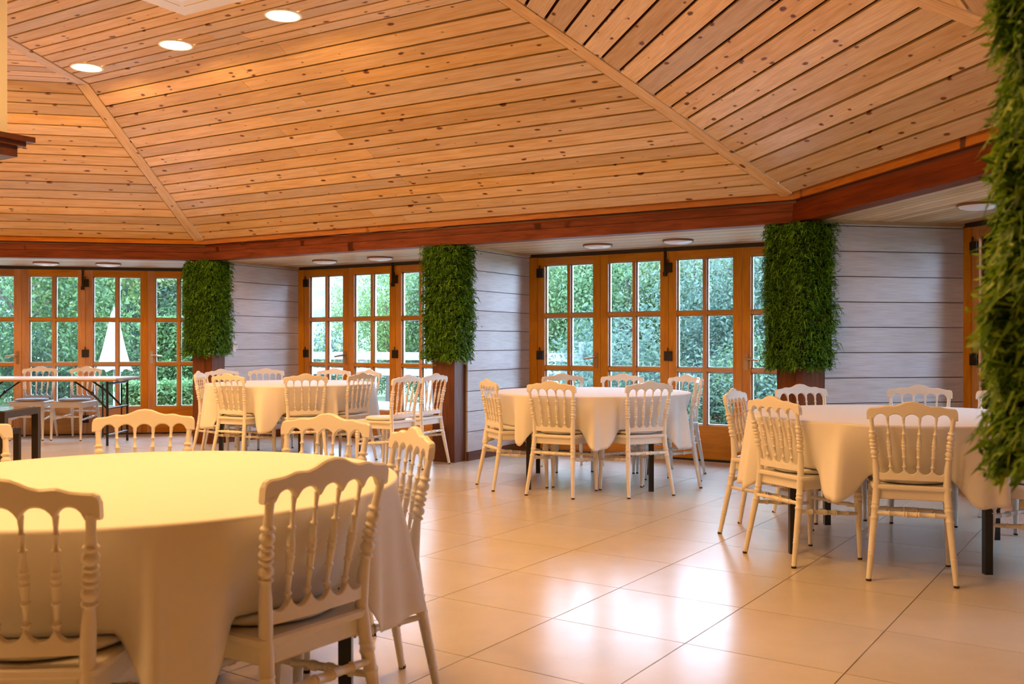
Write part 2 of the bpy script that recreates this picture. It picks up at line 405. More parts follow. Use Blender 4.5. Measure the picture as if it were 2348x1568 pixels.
# ------------------------------------------------------------------ bays: side walls, ceiling slats, glazed doors
BAYS = [('EA',.185,3.305,.06,'left'),('AB',.11,3.2,.09,'second'),('AB',3.5,6.72,.1,'middle'),('BD',.11,3.23,.09,'right')]
doorn = [0]; trimn = [8]
def plank_wall(nm, t, sgn, name, o0=.22, o1=BAY, hook=False):
    """white plank wall standing perpendicular to the beam, face at t, facing sgn*u"""
    s = S[nm]; M = frame(s, t) @ Matrix.Rotation(math.pi/2,4,'Z')      # local x = outward, y = -u
    yb = sgn
    m = MB(); y0,y1 = sorted((.016*yb, .075*yb)); m.box(o0,o1+.08,y0,y1,0,Z_BAY+.01)
    wl = tag(m.build(name, mat_wall_back, None, M), kind='structure')
    hrow = .2; z = .085; pm = {}
    while z < Z_BAY-.01:
        z1 = min(z+hrow, Z_BAY+.005); key = round(z1-z,3)
        if key not in pm:
            mm = MB(); y0,y1 = sorted((0,.02*yb)); mm.box(o0,o1,y0,y1,.003,key-.004)
            pm[key] = mm.mesh('plank', W_WHITE)
        mk('plank', pm[key], wl, Matrix.Translation((0,0,z)))
        z += hrow
    m = MB(); y0,y1 = sorted((-.012*yb,.02*yb)); m.box(o0,o1,y0,y1,0,.082)
    tag(m.build('baseboard_'+name.split('_',1)[1], W_PILLAR, None, M), kind='structure')
    trimn[0] += 1
    m = MB(); y0,y1 = sorted((-.02*yb,.01*yb)); m.box(o0-.15,o1,y0,y1,Z_BAY-.03,Z_BAY-.002)
    tag(m.build('trim_%d' % trimn[0], W_BAY, None, M), kind='structure')
    return wl
mat_wall_back = mat('wall_gap', (.18,.16,.15), .9)
plank_wall('AB',.11,+1,'wall_second_bay'); plank_wall('AB',3.5,+1,'wall_middle_bay'); plank_wall('BD',.11,+1,'wall_right_bay'); plank_wall('EA',.185,+1,'wall_left_bay')
plank_wall('EA',3.305,-1,'wall_left_bay_end'); plank_wall('AB',3.2,-1,'wall_second_bay_end'); plank_wall('AB',6.72,-1,'wall_middle_bay_end',.3); plank_wall('BD',3.23,-1,'wall_right_bay_end')

# bay ceilings of narrow slats
for (nm,t0,t1,jb,bn) in BAYS:
    s = S[nm]; m = MB(); m.box(t0-.1,t1+.1,.06,BAY+.1,Z_BAY+.004,Z_BAY+.03)
    cl = tag(m.build('ceiling', W_BAY, None, frame(s)), kind='structure')
    nr = 18; p = (BAY-.1)/nr; me = MB().box(-(t1-t0)/2-.05,(t1-t0)/2+.05,-p/2+.003,p/2-.003,-.0,.01).mesh('ceiling_slat', W_BAY)
    for r in range(nr):
        mk('ceiling_slat', me, cl, Matrix.Translation(((t0+t1)/2,.12+p*(r+.5),Z_BAY-.004)))

# door leaf meshes for a pitch
def box_mesh(name, m_, x0,x1,y0,y1,z0,z1, vertical=False):
    """vertical pieces get their mesh turned so that the grain runs along the piece"""
    if not vertical: return MB().box(x0,x1,y0,y1,z0,z1).mesh(name,m_), Matrix.Identity(4)
    Mv = Matrix.Rotation(math.pi/2,4,'Y')
    mbx = MB().box(x0,x1,y0,y1,z0,z1); inv = Mv.inverted(); mbx.v = [tuple(inv@Vector(v)) for v in mbx.v]
    return mbx.mesh(name,m_), Mv
def ring_mesh(x0,x1,z0,z1,wd,y0,y1,name,m_):
    m = MB(); m.box(x0,x1,y0,y1,z0,z0+wd); m.box(x0,x1,y0,y1,z1-wd,z1); m.box(x0,x0+wd,y0,y1,z0+wd,z1-wd); m.box(x1-wd,x1,y0,y1,z0+wd,z1-wd)
    return m.mesh(name,m_)
Z0, Z1 = .015, 2.085
G0, G1 = .345, 2.005
def leaf_proto(pitch):
    ws = .085; x0, x1 = .002, pitch-.002; gx0, gx1 = x0+ws, x1-ws; mw = .036
    parts = [('stile',)+box_mesh('stile',W_DOOR,x0,gx0,0,.06,Z0,Z1,True), ('stile',)+box_mesh('stile',W_DOOR,gx1,x1,0,.06,Z0,Z1,True),
             ('top_rail',)+box_mesh('top_rail',W_DOOR,gx0,gx1,.002,.058,G1,Z1), ('bottom_rail',)+box_mesh('bottom_rail',W_DOOR,gx0,gx1,.002,.058,Z0,G0)]
    xm = (gx0+gx1)/2; hgt = (G1-G0-2*mw)/3
    parts.append(('muntin',)+box_mesh('muntin',W_DOOR,xm-mw/2,xm+mw/2,.006,.05,G0,G1,True))
    for r in (1,2):
        z = G0+r*hgt+(r-1)*mw; parts.append(('muntin',)+box_mesh('muntin',W_DOOR,gx0,gx1,.007,.049,z,z+mw))
    pw = xm-mw/2-gx0
    pane = MB().box(0,pw,.030,.036,0,hgt).mesh('pane',M_GLASS); bead = ring_mesh(0,pw,0,hgt,.013,.0365,.06,'glazing_bead',M_BEAD)
    cells = [(gx0+c*(pw+mw), G0+r*(hgt+mw)) for r in range(3) for c in range(2)]
    return parts, pane, bead, cells
hinge_me = MB().box(-.042,.042,-.014,.004,-.048,.048).box(-.006,.006,-.02,-.014,.048,.085).mesh('hinge',M_HINGE)
handle_mb = MB().box(-.018,.018,-.008,.002,-.08,.08); handle_mb.tube([(0,-.008,.03),(0,-.05,.03)],.009,8); handle_mb.tube([(0,-.048,.03),(-.04,-.052,.026),(-.13,-.05,.012)],[.010,.010,.008],8)
handle_me = handle_mb.mesh('handle', M_LEVER); handle_silver = handle_mb.mesh('handle', M_SILVER)
bolt_me = MB().box(-.012,.012,-.02,0,-.16,.16).box(-.02,.02,-.022,0,-.165,-.12).mesh('bolt',M_HINGE)
baylabel = {'left':'the folding table','second':'the two pulled-out chairs','middle':'the middle round table','right':'the table by the right plank wall'}
BAYDOORS = {}
for (nm,t0,t1,jb,bn) in BAYS:
    s = S[nm]; pitch = (t1-t0-2*jb)/4; parts, pane, bead, cells = leaf_proto(pitch)
    # jambs, head and track
    trimn[0] += 1; fr = empty('trim_%d' % trimn[0]); fr.matrix_world = frame(s,t0,BAY); tag(fr, kind='structure')
    W = t1-t0
    for (x0,x1) in ((0,jb),(W-jb,W)):
        me,Mv = box_mesh('door_jamb',W_DOOR,x0+.001,x1-.001,-.01,.075,0,Z_BAY-.03,True); mk('door_jamb',me,fr,Mv)
    MB().box(0,W,-.012,.085,Z1+.004,Z_BAY+.015).build('door_track',M_TRACK,fr)
    MB().box(jb,W-jb,-.03,.08,-.004,.012).build('threshold',M_HINGE,fr)
    for i in range(4):
        doorn[0] += 1; d = empty('door_%d' % doorn[0]); d.matrix_world = frame(s,t0+jb+i*pitch,BAY); tag(d, kind='structure')
        for (pn,me,Mv) in parts: mk(pn,me,d,Mv)
        for (cx,cz) in cells:
            p = mk('pane',pane,d,Matrix.Translation((cx,0,cz))); mk('glazing_bead',bead,p)
        hx = {0:.0,1:pitch,2:None,3:pitch}[i]
        if hx is not None:
            hx = .035 if i == 0 else (pitch if i == 1 else pitch-.035)
            for hz in (1.92,1.03,.2): mk('hinge',hinge_me,d,Matrix.Translation((hx,-.002,hz)))
        if i == 1: mk('bolt',bolt_me,d,Matrix.Translation((pitch-.03,-.001,2.0)))
        if i in (0,3):
            hm = handle_silver if bn == 'left' and i == 3 else handle_me
            Mh = Matrix.Translation((pitch-.045 if i == 0 else .045,0,.98))
            if i == 3: Mh = Mh @ Matrix.Scale(-1,4,(1,0,0))
            mk('handle',hm,d,Mh)

# ------------------------------------------------------------------ pillars
def pillar(poly, label, z1=Z_BEAM):
    m = MB()
    m.prism([(0,0)],0,0) if False else None
    cx = sum(p.x for p in poly)/len(poly); cy = sum(p.y for p in poly)/len(poly)
    pts = [(p.x-cx,p.y-cy) for p in poly]
    if sum(pts[i][0]*pts[(i+1)%len(pts)][1]-pts[(i+1)%len(pts)][0]*pts[i][1] for i in range(len(pts))) < 0: pts.reverse()
    root = empty('wooden_pillar',(cx,cy,0))
    # one board for each face, with a thin joint between them
    n = len(pts)
    mm = MB(); ins = [(x*.94,y*.94) for x,y in pts]; mm.prism(ins,0,z1); mm.build('core',W_PILLAR,root)
    for i in range(n):
        a = Vector(pts[i]); b = Vector(pts[(i+1)%n]); d = (b-a)
        if d.length < .05: continue
        dn = d.normalized(); nn = Vector((dn.y,-dn.x)); ang = math.atan2(dn.y,dn.x)
        M = Matrix.Translation((a.x,a.y,0)) @ Matrix.Rotation(ang,4,'Z')
        bx = MB().box(.002,d.length-.002,-.0,.014,0,z1)
        Mv = Matrix.Rotation(math.pi/2,4,'Y'); bx.v = [tuple(Mv.inverted()@Vector(v)) for v in bx.v]
        bx.build('face_board',W_PILLAR,root,M@Mv)
    tag(root,label,'pillar','timber pillars under the ring beam'); return root
def corner_poly(p, s, a=.13, b=.11, off=.03, dep=.215):
    c = line_x(p.o+p.n*off,p.u,s.o+s.n*off,s.u)
    back = line_x(p.o+p.n*dep,p.u,s.o+s.n*dep,s.u)
    return [W3(p,p.L-a,off), c, W3(s,b,off), W3(s,b,dep), back, W3(p,p.L-a,dep)]
P1 = corner_poly(S['EA'],S['AB'],.12,.11); P3 = corner_poly(S['AB'],S['BD'],.13,.11)
PD = corner_poly(S['BD'],S['DF']); 
sab = S['AB']; sdf = S['DF']
P2 = [W3(sab,3.21,.03),W3(sab,3.47,.03),W3(sab,3.47,.215),W3(sab,3.21,.215)]
P4 = [W3(sdf,3.2,.0),W3(sdf,3.46,.0),W3(sdf,3.46,.21),W3(sdf,3.2,.21)]
pillar(P1,'dark timber corner pillar between the folding table bay and the next bay')
pillar(P2,'dark timber pillar with a white chair standing against its foot')
pillar(P3,'dark timber corner pillar behind the round table at the white plank wall')
pillar(PD,'dark timber corner pillar at the end of the narrow bay')
pillar(P4,'timber pillar wrapped in leafy greenery standing closest to the viewer')

# ------------------------------------------------------------------ greenery panels round the pillars
def poly_offset(poly, d):
    cx = sum((p for p in poly), Vector((0,0)))/len(poly); n = len(poly); out = []
    area = sum(cross2(poly[i],poly[(i+1)%n]) for i in range(n)); sg = 1 if area > 0 else -1
    for i in range(n):
        a,b,c = poly[i-1],poly[i],poly[(i+1)%n]
        d1 = (b-a).normalized(); d2 = (c-b).normalized(); n1 = Vector((d1.y,-d1.x))*sg; n2 = Vector((d2.y,-d2.x))*sg
        out.append(line_x(a+n1*d,d1,b+n2*d,d2))
    return out, sg
def greenery(poly, z0, z1, edges, nblade, length, width, label, mtl, thick=.04, fern=True, seed=1, bulge=.03):
    rnd = random.Random(seed)
    base,sg = poly_offset(poly, thick); n = len(base)
    cx = sum((p for p in base), Vector((0,0)))/n
    root = empty('greenery_panel',(cx.x,cx.y,0))
    inner,_ = poly_offset(poly,.004)
    m = MB()
    for i in edges:      # backing mats on the dressed faces only
        a,b = inner[i],inner[(i+1)%n]; c,d = base[(i+1)%n],base[i]
        q = [(p.x-cx.x,p.y-cx.y) for p in (a,b,c,d)]
        if sum(cross2(Vector(q[k]),Vector(q[(k+1)%4])) for k in range(4)) < 0: q.reverse()
        m.prism(q, z0+.02, z1-.01)
    m.build('backing_mat', M_BACK, root)
    lens = [(base[(i+1)%n]-base[i]).length for i in edges]; tot = sum(lens)
    g = MB()
    for k in range(nblade):
        r = rnd.random()*tot; j = 0
        while r > lens[j] and j < len(edges)-1: r -= lens[j]; j += 1
        i = edges[j]; a,b = base[i],base[(i+1)%n]; d = (b-a).normalized(); nn = Vector((d.y,-d.x))*sg
        f = r/lens[j]; ff = rnd.random(); z = z0+(z1-z0)*ff
        lump = .5+.5*math.sin(f*5+z*9+j*2+seed)*math.sin(z*17+f*7)
        p = Vector((a.x+d.x*r-cx.x,a.y+d.y*r-cx.y,z))
        out = Vector((nn.x,nn.y,0)); tan = Vector((d.x,d.y,0))
        Ln = length*(rnd.uniform(.55,1.25) if rnd.random() < .93 else rnd.uniform(1.3,1.75))*(.8+.4*lump); wd = width*rnd.uniform(.7,1.3)
        side = rnd.gauss(0,.55)
        if f < .12: side -= rnd.random()*.9
        if f > .88: side += rnd.random()*.9
        d0 = (out*rnd.uniform(.5,1.1)+tan*side+Vector((0,0,rnd.uniform(-.3,.7)))).normalized()
        p1 = p+d0*Ln*.45+out*bulge*lump*.6
        d1 = (d0*.5+Vector((0,0,-1.0))*rnd.uniform(.4,1.3)+tan*rnd.gauss(0,.2)).normalized()
        p2 = p1+d1*Ln*.55
        ax = d0.cross(Vector((0,0,1)))
        if ax.length < .1: ax = tan
        ax = (ax.normalized()+Vector((rnd.gauss(0,.5),rnd.gauss(0,.5),rnd.gauss(0,.5)))).normalized()
        g.add([p-ax*wd*.3,p+ax*wd*.3,p1+ax*wd*.5,p2,p1-ax*wd*.5], [(0,1,2,4),(4,2,3)])
        if fern:     # little side leaflets
            for q in range(3):
                t = rnd.uniform(.2,.9); c = p+(p1-p)*min(1,t*1.6) if t < .6 else p1+(p2-p1)*((t-.6)/.4)
                sd = (ax*rnd.choice((-1,1))+d1*.6+Vector((rnd.gauss(0,.3),rnd.gauss(0,.3),rnd.gauss(0,.3)))).normalized()
                e = c+sd*Ln*rnd.uniform(.18,.34); pr = sd.cross(d1); pr = pr.normalized() if pr.length > .05 else ax
                g.add([c,(c+e)/2+d1*wd*.45,e,(c+e)/2-d1*wd*.45], [(0,1,2,3)])
    tag(g.build('leaves', mtl, root), kind='stuff')
    tag(root,label,'greenery','leafy greenery panels on the pillars'); return root
M_BACK = mat('green_backing', (.012,.03,.008), .9)
greenery(P1,1.02,2.10,[0,1,2,5],6500,.085,.009,'hanging green fern panel on the corner pillar beside the folding table',M_FERN,seed=3)
greenery(P2,.99,2.10,[0,1,3],6500,.085,.009,'hanging green fern panel on the pillar above the chair at its foot',M_FERN,seed=5)
greenery(P3,.95,2.10,[0,1,2,5],7000,.085,.009,'hanging dark green fern panel on the pillar next to the wide white plank wall',M_FERN,seed=8)
greenery(P4,.95,2.10,[0,1,2,3],26000,.055,.009,'blurred yellow-green leafy panel on the pillar closest to the viewer',M_FERN2,thick=.03,seed=11,bulge=.055)

# ------------------------------------------------------------------ chimney hood in the middle of the room
hd = empty('chimney_hood',(CEN.x,CEN.y,0),TH)
corner = Vector((-2.589,5.0)); rel = corner-CEN
hs_ = .92
hood_c = corner - (TI*1 + TJ*1)*hs_
hd.location = (hood_c.x,hood_c.y,0)
zb = 2.133
MB().box(-hs_+.055,hs_-.035,-hs_+.055,hs_-.035,zb+.105,Z_FLAT-.022).build('plaster_shaft',M_PLASTER,hd)
def frame_ring(r_out, r_in, z0, z1, name, m_):
    m = MB()
    m.box(-r_out,r_out,-r_out,-r_in,z0,z1); m.box(-r_out,r_out,r_in,r_out,z0,z1); m.box(-r_out,-r_in,-r_in,r_in,z0,z1); m.box(r_in,r_out,-r_in,r_in,z0,z1)
    return m.build(name,m_,hd)
frame_ring(hs_,hs_-.12,zb,zb+.055,'mantel_fascia',M_MANTEL)
frame_ring(hs_+.03,hs_-.12,zb+.055,zb+.078,'mantel_step',M_MANTEL)
frame_ring(hs_+.062,hs_-.12,zb+.078,zb+.105,'mantel_cornice',M_MANTEL)
MB().box(-hs_+.12,hs_-.12,-hs_+.12,hs_-.12,zb+.008,zb+.03).build('underside_panel',M_UNDER,hd)
tag(hd,'cream plaster chimney hood with dark wooden mantel hanging from the ceiling','chimney hood')

# ------------------------------------------------------------------ lights
def downlight(x,y,label):
    t = empty('downlight',(x,y,Z_FLAT-.017))
    MB().lathe([(.105,.0),(.108,-.008),(.128,-.010),(.134,-.004),(.134,0)],n=32).build('trim_ring',M_WHITEPL,t)
    MB().prism([(.107*math.cos(k*math.pi/8),.107*math.sin(k*math.pi/8)) for k in range(16)],-.006,-.003).build('lens',M_LENS,t)
    tag(t,label,'ceiling lamp','recessed downlights in the flat ceiling'); return t
for (x,y,lb) in ((-3.538,7.947,'lit round downlight beside the ceiling ridge batten'),(-2.587,7.348,'lit round downlight between two others on the flat ceiling'),(-1.604,6.689,'lit round downlight beside the white ceiling cassette')):
    downlight(x,y,lb)
for nm, cnt in (('DF',4),('GH',4),('HI',1),('IE',4),('EA',1)):  # unseen downlights added for the warm light they throw on tables and floor
    s = S[nm]; Lf = (s.f1-s.f0).length
    for i in range(cnt):
        t = Lf/2 if cnt == 1 else Lf/2+(i-(cnt-1)/2)*1.15
        p = s.f0+s.u*t-s.n*.336
        downlight(p.x,p.y,'unseen round downlight added on the flat ceiling for warm fill light')
def baylamp(nm,t,o,label):
    s = S[nm]; p = W3(s,t,o); r = empty('flush_lamp',(p.x,p.y,Z_BAY-.004))
    MB().lathe([(.0001,-.012),(.128,-.012),(.142,-.014),(.145,-.018),(.145,-.002),(.145,0)],n=40).build('rim',M_RIM,r)
    MB().lathe([(.134,-.016),(.125,-.026),(.09,-.036),(.04,-.041),(.0001,-.042)],n=40).build('diffuser',M_OPAL,r)
    tag(r,label,'ceiling lamp','flush round lamps in the bay ceilings')
baylamp('EA',1.45,.80,'unlit flush lamp over the folding table near the middle of its bay'); baylamp('EA',2.15,.80,'unlit flush lamp over the folding table toward the fern pillar')
baylamp('AB',1.10,.83,'unlit flush lamp in the second bay nearer its white plank wall'); baylamp('AB',1.92,.83,'unlit flush lamp in the second bay nearer the middle pillar')
baylamp('AB',4.62,.83,'unlit flush lamp above the middle round table nearer the white wall'); baylamp('AB',5.45,.83,'unlit flush lamp above the middle round table nearer the corner pillar')
baylamp('BD',1.12,.82,'unlit flush lamp beside the leafy panel above the wide plank wall')

# ceiling cassette
cs = empty('ceiling_cassette'); cs.matrix_world = Matrix.Translation((-2.268,6.613,Z_FLAT-.017)) @ Matrix.Rotation(sab.ang,4,'Z')
MB().box(0,.84,-.84,0,-.03,0).build('panel',M_WHITEPL,cs)
MB().box(.2,.64,-.64,-.2,-.036,-.03).build('grille',M_OPAL,cs)
for (a,b,c,d) in ((.15,.69,-.13,-.07),(.15,.69,-.77,-.71),(.07,.13,-.69,-.15),(.71,.77,-.69,-.15)):
    MB().box(a,b,c,d,-.034,-.03).build('vane',M_WHITEPL,cs)
tag(cs,'white square ceiling air-conditioning cassette','air conditioner')

# ------------------------------------------------------------------ chair
def lerp_path(path, z):
    for (p,q) in zip(path,path[1:]):
        if z <= q[2]+1e-9:
            t = (z-p[2])/(q[2]-p[2]); return (p[0]+(q[0]-p[0])*t, p[1]+(q[1]-p[1])*t, z)
    return path[-1]
def lerp1(tab, z):
    for (p,q) in zip(tab,tab[1:]):
        if z <= q[0]: 
            t = (z-p[0])/max(1e-6,q[0]-p[0]); return p[1]+(q[1]-p[1])*t
    return tab[-1][1]
def turned(mb_, a, b, prof, n=8):
    a = Vector(a); b = Vector(b)
    mb_.tube([a+(b-a)*s for s,_ in prof],[r for _,r in prof],n)
def bead_prof(items, base):
    """items: (pos, half width, radius) beads on a base profile [(s,r)]"""
    pts = []
    for s,h,r in items:
        b0 = lerp1(base,s-h); b1 = lerp1(base,s+h)
        pts += [(s-h,b0),(s-h*.55,r*.92),(s,r),(s+h*.55,r*.92),(s+h,b1)]
    pts += [p for p in base if not any(abs(p[0]-s) < h for s,h,_ in items)]
    return sorted(set(pts))
POST = [(.195,-.268,0),(.166,-.205,.34),(.158,-.190,.46),(.160,-.190,.53),(.172,-.207,.66),(.184,-.236,.80)]
def backy(z): return lerp_path(POST,z)[1]
XS_TOP = [-.110,-.0367,.0367,.110]; XS_BOT = [-.094,-.0313,.0313,.094]
def crest_mesh():
    xs = []
    edges = [-.172]+XS_TOP+[.172]
    top = [(0,.878),(.03,.874),(.06,.860),(.085,.8535),(.105,.8555),(.12,.856),(.145,.848),(.17,.845),(.19,.844),(.2,.838),(.2045,.826)]
    for a,b in zip(edges,edges[1:]):
        for k in range(9): xs.append(a+(b-a)*k/8)
    xs += [-.2045,-.2,-.19,-.18,.18,.19,.2,.2045,-.006,.006]
    xs = sorted(set(round(x,5) for x in xs))
    def zt(x): return lerp1(top,abs(x))
    def zb_(x):
        if abs(x) >= .172: return .786
        for a,b in zip(edges,edges[1:]):
            if a <= x <= b:
                m = (a+b)/2; h = (b-a)/2; q = min(1,abs(x-m)/(h*.88)); return .788+.026*math.sqrt(max(0,1-q*q))
    th = .011; bv = .005; v = []; f = []
    for x in xs:
        t,b = zt(x),zb_(x); y = -.232-.010*(1-(x/.2)**2)-.0; lean = -.12
        for (dy,z) in ((-th,b+bv),(-th,t-bv),(-th+bv,t),(th-bv,t),(th,t-bv),(th,b+bv),(th-bv,b),(-th+bv,b)):
            v.append((x,y+dy+(z-.80)*lean-.0,z))
    n = len(xs)
    for i in range(n-1):
        for k in range(8): f.append((i*8+k,i*8+(k+1)%8,(i+1)*8+(k+1)%8,(i+1)*8+k))
    f += [tuple(range(8)),tuple(reversed(range((n-1)*8,n*8)))]
    return MB().add(v,[tuple(reversed(q)) for q in f]).mesh('crest_rail',M_CHAIR)
def lower_rail_mesh():
    edges = [-.158]+XS_BOT+[.158]; xs = []
    for a,b in zip(edges,edges[1:]):
        for k in range(7): xs.append(a+(b-a)*k/6)
    xs = sorted(set(round(x,5) for x in xs)); v = []; f = []; th = .010
    for x in xs:
        zt = .545
        for a,b in zip(edges,edges[1:]):
            if a-1e-6 <= x <= b+1e-6:
                m = (a+b)/2; h = (b-a)/2; q = min(1,abs(x-m)/(h*.85)); zt = .545-.026*math.sqrt(max(0,1-q*q)); break
        y = -.190-.008*(1-(x/.16)**2)
        for (dy,z) in ((-th,.49),(-th,zt-.003),(-th+.003,zt),(th-.003,zt),(th,zt-.003),(th,.49)): v.append((x,y+dy,z))
    n = len(xs)
    for i in range(n-1):
        for k in range(6): f.append((i*6+k,i*6+(k+1)%6,(i+1)*6+(k+1)%6,(i+1)*6+k))
    f += [tuple(range(6)),tuple(reversed(range((n-1)*6,n*6)))]
    return MB().add(v,[tuple(reversed(q)) for q in f]).mesh('lower_rail',M_CHAIR)
def post_mesh(sx):
    base = [(0,.0125),(.05,.0135),(.28,.0175),(.40,.018),(.47,.0175),(.55,.0165),(.59,.0125),(.735,.0125),(.76,.0105),(.80,.012)]
    beads = [(.125,.006,.0165),(.14,.005,.0165),(.30,.008,.021),(.35,.008,.0215),(.37,.005,.0205),
             (.60,.006,.019),(.622,.013,.0195),(.645,.006,.0185),(.662,.010,.0195),(.68,.006,.0185),(.702,.013,.0195),(.725,.006,.019)]
    prof = bead_prof(beads,base)
    pts = [lerp_path(POST,z) for z,_ in prof]
    return MB().tube([(p[0]*sx,p[1],p[2]) for p in pts],[r for _,r in prof],10).mesh('back_post_'+('L' if sx < 0 else 'R'),M_CHAIR)
def spindle_mesh(i):
    a = (XS_BOT[i],-.192,.541); b = (XS_TOP[i],-.234,.797)
    base = [(0,.0075),(.06,.006),(.13,.0065),(.28,.0085),(.36,.0105),(.45,.0105),(.55,.0105),(.68,.006),(.9,.0055),(1,.008)]
    beads = [(.05,.018,.0105),(.24,.02,.0115),(.40,.014,.0125),(.46,.022,.013),(.52,.014,.0125),(.69,.02,.0105),(.84,.016,.009)]
    m = MB(); turned(m,a,b,bead_prof(beads,base),8); return m.mesh('spindle',M_CHAIR)
def front_leg_mesh(sx):
    base = [(0,.0115),(.45,.0165),(.75,.0205),(.86,.019),(1,.020)]
    beads = [(.74,.014,.0235),(.80,.02,.0245),(.86,.014,.0235)]
    m = MB(); turned(m,(.188*sx,.192,0),(.183*sx,.180,.415),bead_prof(beads,base),10); return m.mesh('front_leg_'+('L' if sx < 0 else 'R'),M_CHAIR)
def stretcher_mesh(a,b):
    base = [(0,.009),(.12,.0105),(.5,.0125),(.88,.0105),(1,.009)]
    beads = [(.2,.014,.015),(.40,.012,.016),(.435,.012,.016),(.565,.012,.016),(.60,.012,.016),(.8,.014,.015)]
    m = MB(); turned(m,a,b,bead_prof(beads,base),8); return m.mesh('stretcher',M_CHAIR)
def seat_outline(ins=0.0, n=10):
    corners = [(-.212,.215),(.212,.215),(.178,-.205),(-.178,-.205)]; rad = [.045,.045,.02,.02]
    out = []
    for i in range(4):
        p = Vector(corners[i]); a = Vector(corners[i-1]); b = Vector(corners[(i+1)%4]); r = rad[i]
        pa = p+(a-p).normalized()*r; pb = p+(b-p).normalized()*r
        for k in range(6):
            t = k/5; q = pa*(1-t)**2+p*2*t*(1-t)+pb*t*t; out.append(q)
        if i == 0:
            for k in range(1,6): t = k/6; out.append(Vector((-.165+.33*t,.215+.014*math.sin(math.pi*t))))
    out = [Vector((q.x*(1-ins/.2),q.y*(1-ins/.2))) for q in out]
    out.reverse(); return out
def seat_mesh():
    m = MB(); lv = [(.018,.392),(.014,.396),(.014,.438),(.002,.440),(-.003,.446),(-.003,.458),(.003,.464)]
    rings = [[(q.x,q.y,z) for q in seat_outline(i)] for i,z in lv]; n = len(rings[0]); v = sum(rings,[]); f = []
    for r in range(len(lv)-1):
        for k in range(n): f.append((r*n+k,r*n+(k+1)%n,(r+1)*n+(k+1)%n,(r+1)*n+k))
    f += [tuple(reversed(range(n))),tuple(range((len(lv)-1)*n,len(lv)*n))]
    return m.add(v,f).mesh('seat',M_CHAIR)
def cushion_mesh():
    return MB().lathe([(.0001,.466),(.165,.466),(.178,.470),(.186,.478),(.183,.487),(.17,.4915),(.10,.494),(.0001,.495)],c=(0,.005),n=32).mesh('seat_cushion',M_CUSH)
CH = [('crest_rail',crest_mesh()),('lower_rail',lower_rail_mesh()),('back_post',post_mesh(-1)),('back_post',post_mesh(1))]
CH += [('spindle',spindle_mesh(i)) for i in range(4)]
CH += [('seat',seat_mesh()),('seat_cushion',cushion_mesh()),('front_leg',front_leg_mesh(-1)),('front_leg',front_leg_mesh(1))]
CH += [('stretcher',stretcher_mesh((-.17,-.212,.325),(.17,-.212,.325))),('stretcher',stretcher_mesh((-.186,.185,.285),(.186,.185,.285))),
       ('stretcher',stretcher_mesh((-.172,-.214,.285),(-.187,.185,.245))),('stretcher',stretcher_mesh((.172,-.214,.285),(.187,.185,.245)))]
def glide(x,y,r): return MB().lathe([(.0001,-.0005),(r,-.0005),(r,.010),(r*.98,.011)],c=(x,y),n=10).mesh('foot_glide',M_TRACK)
GLIDE = {'back_post':(glide(-.195,-.268,.0132),glide(.195,-.268,.0132)),'front_leg':(glide(-.188,.192,.0122),glide(.188,.192,.0122))}
def chair(x,y,facing,label,group,ref='feet'):
    """x,y: point under the crest rail / rear feet; facing in degrees (direction the sitter looks)"""
    back = {'feet':-.268,'crest':-.24}[ref]; f = V2(facing); c = Vector((x,y))-f*back
    t = empty('spindle_back_chair',(c.x,c.y,0),R(facing-90))
    for nm,me in CH:
        p = mk(nm,me,t)
        if nm in GLIDE: mk('foot_glide',GLIDE[nm][me.name.endswith('R')],p)
    tag(t,label,'chair',group); return t
def clear_of(T,r,lst,gap=.045):
    out = []
    for (x,y,fa,rf,lb) in lst:
        v = Vector((x,y))-Vector(T); need = r+gap+(.028 if rf == 'feet' else 0)
        if v.length < need: v = v.normalized()*need
        out.append((T[0]+v.x,T[1]+v.y,fa,rf,lb))
    return out

